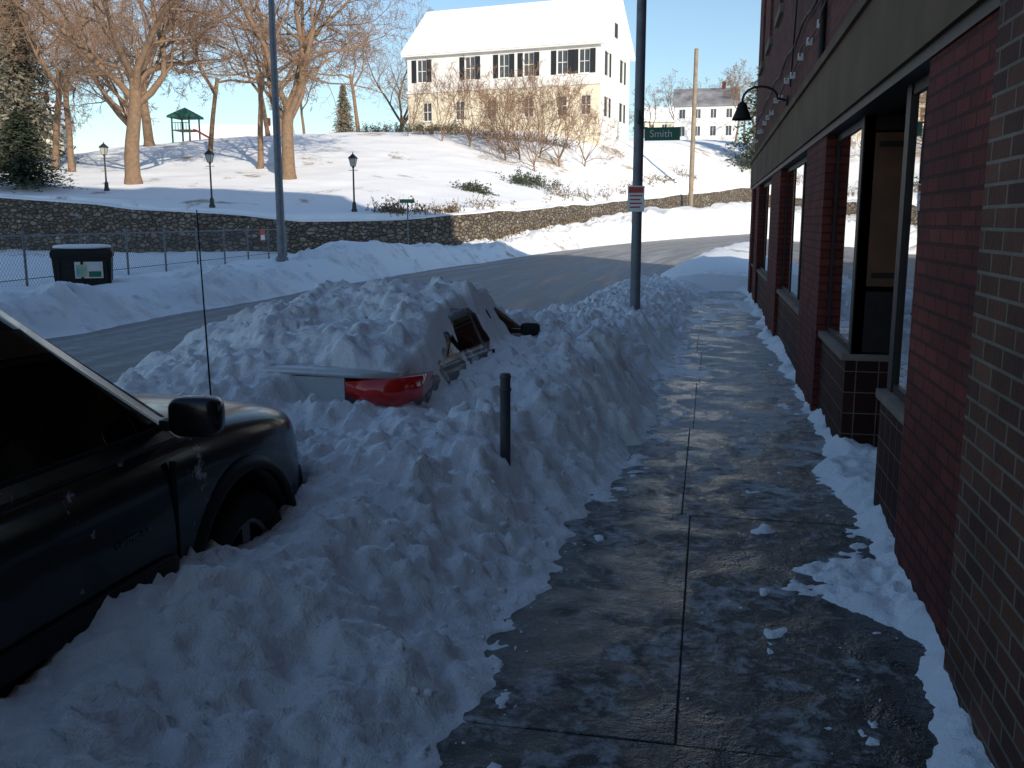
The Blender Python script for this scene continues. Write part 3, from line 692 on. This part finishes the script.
for i in (-.3,0,.3): b.box((i*1.6-.03,-.475,.1),(i*1.6+.03,-.455,.7),M_clad)
b.obj('body',par);b=MB();b.box((-.15,-.47,.3),(.42,-.462,.66),M_paper);b.box((-.12,-.476,.33),(.1,-.471,.6),M_blue);b.box((.13,-.476,.33),(.38,-.471,.45),M_green);b.obj('sticker',par)
b=MB();b.sbox((0,0,.98),(.6,.43,.055),M_snowclean,.6);b.obj('snow_cap',par)
b=MB();cap=MB()
def wpts():
    P=[]
    for i in range(1,len(WALL)-2):
        a,c=WALL[i],WALL[i+1];L=math.hypot(c[0]-a[0],c[1]-a[1]);n=max(1,int(L/1.5))
        for k in range(n): t=k/n;P.append([a[j]+(c[j]-a[j])*t for j in range(4)])
    P.append(list(WALL[-2]));return P
P=wpts();rf=[];rc=[]
for i,p in enumerate(P):
    q0=P[max(i-1,0)];q1=P[min(i+1,len(P)-1)];dx,dy=q1[0]-q0[0],q1[1]-q0[1];L=math.hypot(dx,dy);nx,ny=-dy/L,dx/L
    top=p[2]-.06+.05*math.sin(i*.7)+random.uniform(-.06,.04);bo=p[3]-.8;j=random.uniform(-.04,.04)
    rf.append([(p[0]+nx*(j-.08),p[1]+ny*(j-.08),bo),(p[0]+nx*j,p[1]+ny*j,top),(p[0]+nx*.85,p[1]+ny*.85,top),(p[0]+nx*.85,p[1]+ny*.85,bo)])
    c0=.02+random.uniform(0,.15);th=random.uniform(.02,.10)
    rc.append([(p[0]+nx*c0,p[1]+ny*c0,top-.02),(p[0]+nx*(c0+.15),p[1]+ny*(c0+.15),top+th),(p[0]+nx*1.3,p[1]+ny*1.3,top+th+.05),(p[0]+nx*2.3,p[1]+ny*2.3,top+.0),(p[0]+nx*1.3,p[1]+ny*1.3,top-.4)])
b.loft(rf,M_fstone,False);b.obj('stone_retaining_wall')
cap.loft(rc,M_snowclean,True);cap.obj('snow_on_wall')
# ------------------------------------------------------------------ trees
UP=Vector((0,0,1))
def tree_mesh(name,seed,H,r0,nch,ratio,a0=(28,60),lean=(0,0),trunk=.36,maxl=5,twig=.012,upb=(0,.05,.05,.04,.03,.02)):
    rnd=random.Random(seed);b=MB()
    nseg=[7,7,5,4,3,2]
    sd=[12,8,5,4,3,3]
    def br(p,d,L,r,lv):
        n=nseg[lv];pts=[p];rad=[r];dirs=[d]
        wob=(.05,.20,.24,.26,.3,.3)[lv]
        for i in range(n):
            d=(d+Vector((rnd.gauss(0,wob),rnd.gauss(0,wob),rnd.gauss(0,wob)))+UP*upb[lv]).normalized()
            p=p+d*(L/n);pts.append(p);dirs.append(d)
            rad.append(max(twig*.6,r*(1-(i+1)/n*(.3 if lv==0 else .78))))
        if lv==0: rad[0]*=1.35
        b.tube(pts,rad,sd[lv],M_bark if lv<3 else M_twig,False)
        if lv<maxl:
            k=nch[lv];st=.72 if lv==0 else .22
            for j in range(k):
                t=st+(1-st)*(j+rnd.random())/k;ii=min(int(t*n),n-1);f=t*n-ii
                q=pts[ii].lerp(pts[ii+1],f);dl=dirs[ii+1];rr=rad[ii]*(1-f)+rad[ii+1]*f
                a=R(rnd.uniform(*a0)) if lv>0 else R(rnd.uniform(15,52))
                az=j*2.4+rnd.uniform(-.6,.6);pe=dl.orthogonal().normalized();pe=Matrix.Rotation(az,3,dl)@pe
                nd=(dl*math.cos(a)+pe*math.sin(a)).normalized()
                Lc=(H*(1-trunk)*rnd.uniform(.75,1.05)) if lv==0 else L*ratio*(1.15-.6*t)*rnd.uniform(.8,1.2)
                br(q,nd,Lc,max(twig,rr*(.62 if lv==0 else .55)),lv+1)
    br(Vector((0,0,-.4)),Vector((lean[0],lean[1],1)).normalized(),H*trunk,r0,0)
    o=b.obj(name);return o
def place(o,x,y,name,s=1,rz=0,first=False):
    n=o if first else bpy.data.objects.new(name,o.data)
    if not first: scene.collection.objects.link(n)
    n.name=name;n.location=(x,y,gz(x,y));n.scale=(s,s,s);n.rotation_euler[2]=rz;return n
t1=tree_mesh('bare_tree',3,19,.50,[5,9,7,6,4],.52,trunk=.36,lean=(-.08,0),twig=.014)
t2=tree_mesh('bare_tree',11,22,.46,[6,10,7,6,5],.52,(30,62),trunk=.24,lean=(.08,0),twig=.014)
t3=tree_mesh('bare_tree',23,17,.24,[3,9,7,6,5],.44,(25,50),trunk=.42,twig=.013)
t4=tree_mesh('small_bare_tree',31,7,.09,[6,7,6,5],.5,(20,45),trunk=.16,maxl=4,twig=.013,upb=(0,.1,.08,.06,.04,.02))
place(t1,-35.4,53.5,'bare_tree',1,0,True);place(t2,-27.5,59,'bare_tree',1,0,True);place(t3,-32.3,64.5,'bare_tree',.95,0,True)
big=[(t3,-47.5,62,1.05,1.),(t3,-44.5,60,1.0,3.),(t1,-51,80,.95,2.),(t3,-43,88,.95,4.),(t2,-58,88,.85,1.5),(t3,-37,97,.9,5.),(t1,-56,66,.9,4.2),(t3,-60,72,1.1,.4),(t2,-66,100,.9,2.),(t3,-48,108,.8,3.3),(t1,-72,84,1.,.9),(t3,-34,112,.85,2.2),(t2,-40,120,.8,5.2),(t3,-54,57,1.,5.),(t3,-40.5,72,.9,1.2),(t1,-46,97,.8,2.6)]
for o,x,y,s,rz in big: place(o,x,y,'bare_tree',s,rz)
place(t4,-24.5,85.5,'small_bare_tree',1.,0,True)
for x,y,s,rz in ((-21.6,84.5,1.05,1),(-16.6,83,1.1,2),(-14.7,80,.9,3),(-13.4,85,1.15,4),(-28.6,88,.8,5),(-11.5,88,.9,.5),(-18.7,88,.95,2.7),(-15.4,86,1.2,5.7),(-17.6,81.5,1.,1.7)): place(t4,x,y,'small_bare_tree',s,rz)
for x,y,s,rz in ((-7,172,.85,1),(-3.5,165,.7,2),(2,178,1.0,3),(8,185,1.,4),(-11,180,.85,5),(5,160,.7,5.5),(3.5,150,.75,1.1)): place(t3,x,y,'bare_tree',s,rz)
def conifer(name,seed,Hh,rb,mat,nl=26,nb=11,ls=1.):
    rnd=random.Random(seed);b=MB();b.tube([(0,0,-.3),(0,0,Hh)],[Hh*.02,.02],6,M_bark)
    vs=[];fs=[]
    for i in range(nl):
        t=i/nl;z=Hh*(.08+.9*t);rr=rb*(1-t)**.85+.1
        for k in range(nb):
            az=rnd.random()*6.28;L=rr*rnd.uniform(.6,1.15);dz=-.28*L+rnd.uniform(-.1,.1)
            for q in range(9):
                f=(q+.6)/9;c=Vector((math.cos(az)*L*f,math.sin(az)*L*f,z+dz*f*f))
                for _ in range(3):
                    s_=Hh*.024*ls*(1.25-f*.6)*rnd.uniform(.7,1.4);u=Vector((rnd.gauss(0,1),rnd.gauss(0,1),rnd.gauss(0,.5))).normalized()*s_;v=Vector((rnd.gauss(0,1),rnd.gauss(0,1),rnd.gauss(0,.6))).normalized()*s_*.4
                    c2=c+Vector((rnd.gauss(0,s_*.5),rnd.gauss(0,s_*.5),rnd.gauss(0,s_*.4)))
                    n=len(vs);vs+= [c2-u,c2+v,c2+u,c2-v];fs.append((n,n+1,n+2,n+3))
    b.add(vs,fs,mat);return b.obj(name)
c1=conifer('evergreen_tree',1,6.5,2.9,M_pine,26,16);place(c1,-38.5,47.6,'evergreen_tree',1,0,True);c1.scale=(1.15,1.1,.68)
c2=conifer('pine_tree',2,14,4.2,M_pinepale,34,13,.8);place(c2,-50,58,'pine_tree',1,0,True)
place(c2,-47,118,'pine_tree',.62,2);place(c1,6.8,118,'evergreen_tree',2.3,2);place(c1,9.5,128,'evergreen_tree',2.,1);place(c1,-62,64,'evergreen_tree',1.5,2);place(c1,-44.5,47.5,'evergreen_tree',.7,1)
place(c2,-53,66,'pine_tree',1.05,1.3)
def brushobj(name,pts,n,hh,mat,sp=.5,seed=5,leaf=0):
    rnd=random.Random(seed);b=MB()
    for i in range(n):
        cx,cy,sc=rnd.choice(pts);x=cx+rnd.gauss(0,sp*sc);y=cy+rnd.gauss(0,sp*sc*.6);z=gz(x,y)
        h=hh*sc*rnd.uniform(.4,1.2);d=Vector((rnd.gauss(0,.4),rnd.gauss(0,.4),1)).normalized();p=Vector((x,y,z-.1))
        p2=p+d*h*.5;p3=p2+(d+Vector((rnd.gauss(0,.3),rnd.gauss(0,.3),-.1))).normalized()*h*.5
        b.tube([p,p2,p3],[.02,.014,.008],3,mat,False)
        for k in range(leaf):
            c=p.lerp(p3,rnd.uniform(.3,1.1))+Vector((rnd.gauss(0,.12),rnd.gauss(0,.12),0));s_=.09
            u=Vector((rnd.gauss(0,1),rnd.gauss(0,1),rnd.gauss(0,1))).normalized()*s_;v=Vector((rnd.gauss(0,1),rnd.gauss(0,1),rnd.gauss(0,1))).normalized()*s_*.6
            b.add([c-u,c+v,c+u,c-v],[(0,1,2,3)],mat)
    return b.obj(name)
pts=[]
for i in range(26):
    t=i/25
    x=-17+7.5*t;y=float(np.interp(x,WX,WY))+random.uniform(1.2,2.5);pts.append((x,y,random.uniform(.5,1.1)))
for i in range(10): x=-9.5+i*1.;pts.append((x-1.3,float(np.interp(x,WX,WY))+random.uniform(.5,2),random.uniform(.6,1.3)))
brushobj('dry_brush',pts,900,.8,M_brush,.55,5,3)
brushobj('evergreen_shrub',[(-13.6,70,1.),(-13.0,72,1.1),(-15.5,62,.7)],170,1.,M_pine,.8,8,12)
hp=[(-36+i*.9,96+.2*i,1.) for i in range(12)];brushobj('hedge',hp,260,1.1,M_pine,.5,9,8)
hp=[(-28+i*1.0,90.5+.1*i,.9) for i in range(15)];brushobj('foundation_shrubs',hp,400,1.4,M_brush,.5,10,4)
# ------------------------------------------------------------------ white house
rz=-math.atan2(.17,.985)
Wd,Ld=21.3,11.6
par=empty('white_house',(-11.1,95.4,10.3),rz)
w=MB();fr=MB();rf_=MB();tr=MB()
ups=[-19.6,-14.0,-10.2,-7.5,-3.9,-1.6];los=[-19.0,-15.2,-11.6,-7.5,-3.9,-1.4]
opsF=[(x-.55,x+.55,6.0,8.3) for x in ups]+[(x-.5,x+.5,2.0,3.9) for x in los]
w.openwall(0,.3,-Wd,0,5.1,9.1,[o_ for o_ in opsF if o_[2]>5],M_white,'x');w.openwall(0.02,.3,-Wd,0,-1.,4.9,[o_ for o_ in opsF if o_[2]<5],M_cream,'x')
tr.box((-Wd-.1,-.10,4.9),(.1,.3,5.1),M_white)
opsR=[(2.4,3.4,6.0,8.3),(8.2,9.2,6.,8.3),(2.4,3.4,2.,3.9),(8.2,9.2,2.,3.9)]
w.openwall(-.3,0,.301,Ld,-1,9.1,opsR,M_white,'y');w.box((-Wd,.301,-1),(-Wd+.3,Ld,9.1),M_cream);w.box((-Wd+.3,Ld-.3,-1),(-.3,Ld,9.1),M_cream)
for xx in (-.02,-Wd+.28):
    w.loft([[(q,0.0,9.1),(q,Ld,9.1),(q,Ld/2,14.0)] for q in (xx-.26,xx)],M_white,False)
w.box((-Wd+.31,.5,-1),(-.4,.6,9.),M_int);w.box((-.6,.61,-1),(-.5,Ld-.4,9.),M_int)
for x0,x1,z0,z1 in opsF:
    fr.openwall(.08,.14,x0,x1,z0,z1,[(x0+.06,(x0+x1)/2-.03,z0+.06,(z0+z1)/2-.03),((x0+x1)/2+.03,x1-.06,z0+.06,(z0+z1)/2-.03),(x0+.06,(x0+x1)/2-.03,(z0+z1)/2+.03,z1-.06),((x0+x1)/2+.03,x1-.06,(z0+z1)/2+.03,z1-.06)],M_white,'x')
    fr.poly([(x0,.16,z0),(x1,.16,z0),(x1,.16,z1),(x0,.16,z1)],M_winglass)
    if z0>5:
        tr.box((x0-.62,-.05,z0),(x0-.06,.0-.002,z1),M_shut);tr.box((x1+.06,-.05,z0),(x1+.62,-.002,z1),M_shut)
    tr.box((x0-.05,-.08,z0-.12),(x1+.05,-.001,z0-.01),M_white)
for y0,y1,z0,z1 in opsR:
    fr.poly([(-.15,y0,z0),(-.15,y1,z0),(-.15,y1,z1),(-.15,y0,z1)],M_winglass)
    tr.box((.002,y0-.6,z0),(.05,y0-.05,z1),M_shut);tr.box((.002,y1+.05,z0),(.05,y1+.6,z1),M_shut)
tr.box((.002,Ld/2-.5,10.2),(.05,Ld/2+.5,11.6),M_shut)
ov=.5;sl=(14.0-9.1)/(Ld/2)
for s in (0,1):
    y0=-ov if s==0 else Ld+ov
    z0=9.1-ov*sl
    rf_.loft([[(q,y0,z0+.12),(q,Ld/2,14.1),(q,Ld/2,14.45),(q,y0,z0+.42)] for q in (-Wd-.5,.5)],M_snowclean,False)
tr.box((-Wd-.45,-ov+.05,8.62),(.45,-.001,8.78),M_white)
w.obj('walls',par);fr.obj('windows',par);tr.obj('trim_and_shutters',par);rf_.obj('roof',par)
def house(name,x,y,wd,dp,h,rh,wm,rm,rz,nw):
    par=empty(name,(x,y,gz(x,y)),rz);w=MB();t=MB()
    ops=[]
    for i in range(nw):
        c=-wd/2+wd*(i+.5)/nw
        for zz in ((1.2,2.7),(4.,5.4)):
            if zz[1]<h-.2: ops.append((c-.45,c+.45,zz[0],zz[1]))
    w.openwall(0,.25,-wd/2,wd/2,-2,h,ops,wm,'x');w.box((-wd/2,.251,-2),(wd/2,dp,h),wm)
    for a,c,d,e in ops:
        t.box((a,.15,d),(c,.2,e),M_winglass);t.box((a-.1,-.04,e),(c+.1,-.001,e+.12),M_white);t.box(((a+c)/2-.03,.1,d),((a+c)/2+.03,.14,e),M_white)
    for q0,q1 in ((-.4,dp/2),(dp+.4,dp/2)):
        t.loft([[(xx,q0,h-.1),(xx,q1,h+rh),(xx,q1,h+rh+.2),(xx,q0,h+.1)] for xx in (-wd/2-.4,wd/2+.4)],rm,False)
    w.loft([[(xx,0,h),(xx,dp,h),(xx,dp/2,h+rh)] for xx in (-wd/2,wd/2)],wm,False)
    t.box((wd/4,dp/2-.3,h+rh-.5),(wd/4+.6,dp/2+.3,h+rh+1.2),M_redup)
    w.obj('walls',par);t.obj('roof_and_windows',par)
house('distant_house',-1.2,160,10,8,6,3,M_white,M_roofdk,0,4)
house('distant_house',-8,190,10,8,6,3.,M_cream,M_snowclean,.2,4)
house('distant_house',-66,125,14,9,3.2,2.6,M_cream,M_snowclean,.3,5)
house('distant_house',-45,130,18,9,2.4,1.8,M_white,M_snowclean,.2,6)
house('distant_house',-85,105,10,8,5.6,3,M_cream,M_snowclean,.5,4)
par=empty('playground_shelter',(-49.3,83.5,gz(-49.3,83.5)));b=MB();G2=simple('playground_green',(.02,.12,.08),None,4)
for a,c in ((-.9,-.9),(.9,-.9),(.9,.9),(-.9,.9)): b.tube([(a,c,-.3),(a,c,2.2)],.08,6,G2)
b.loft([[(a*r,c*r,zz) for a,c in ((1,1),(-1,1),(-1,-1),(1,-1))] for r,zz in ((1.25,2.1),(1.2,2.3),(.55,2.75),(.02,3.1))],G2,False)
b.box((-.9,-.9,.9),(.9,.9,1.),M_wood)
for i in range(7): b.box((-.85+i*.28,-.93,1.),(-.81+i*.28,-.89,1.6),G2)
b.box((-.9,-.93,1.6),(.9,-.87,1.66),G2);b.loft([[(.9,-.3,1.),(.9,.3,1.),(.9,.3,1.1),(.9,-.3,1.1)],[(2.8,-.3,0),(2.8,.3,0),(2.8,.3,.1),(2.8,-.3,.1)]],M_redsign,False);b.obj('frame',par)
# ------------------------------------------------------------------ light
sun_to=Vector((.58,-.815,0)).normalized();el=R(20);sd_=Vector((sun_to.x*math.cos(el),sun_to.y*math.cos(el),math.sin(el)))
L=bpy.data.lights.new('sun','SUN');L.energy=5;L.angle=R(.5);L.color=(1,.90,.75);lo=bpy.data.objects.new('sun',L);scene.collection.objects.link(lo)
lo.rotation_euler=sd_.to_track_quat('Z','Y').to_euler();lo.location=(30,-40,40)
W=bpy.data.worlds.new('World');scene.world=W;W.use_nodes=True;nt=W.node_tree
sk=nt.nodes.new('ShaderNodeTexSky');sk.sky_type='NISHITA';sk.sun_disc=False;sk.sun_elevation=el;sk.sun_rotation=math.atan2(sun_to.x,sun_to.y)
sk.altitude=100;sk.air_density=1.15;sk.dust_density=.25;sk.ozone_density=3.
bg=nt.nodes['Background'];bg.inputs[1].default_value=.15;nt.links.new(sk.outputs[0],bg.inputs[0])
cam=bpy.data.cameras.new('camera');co=bpy.data.objects.new('camera',cam);scene.collection.objects.link(co);scene.camera=co
co.location=(0,0,1.75);co.rotation_euler=(R(90-9.9),0,R(11.8));cam.lens=32.7;cam.sensor_width=36;cam.clip_start=.05;cam.clip_end=6000
scene.view_settings.view_transform='Standard';scene.view_settings.look='None';scene.view_settings.exposure=0
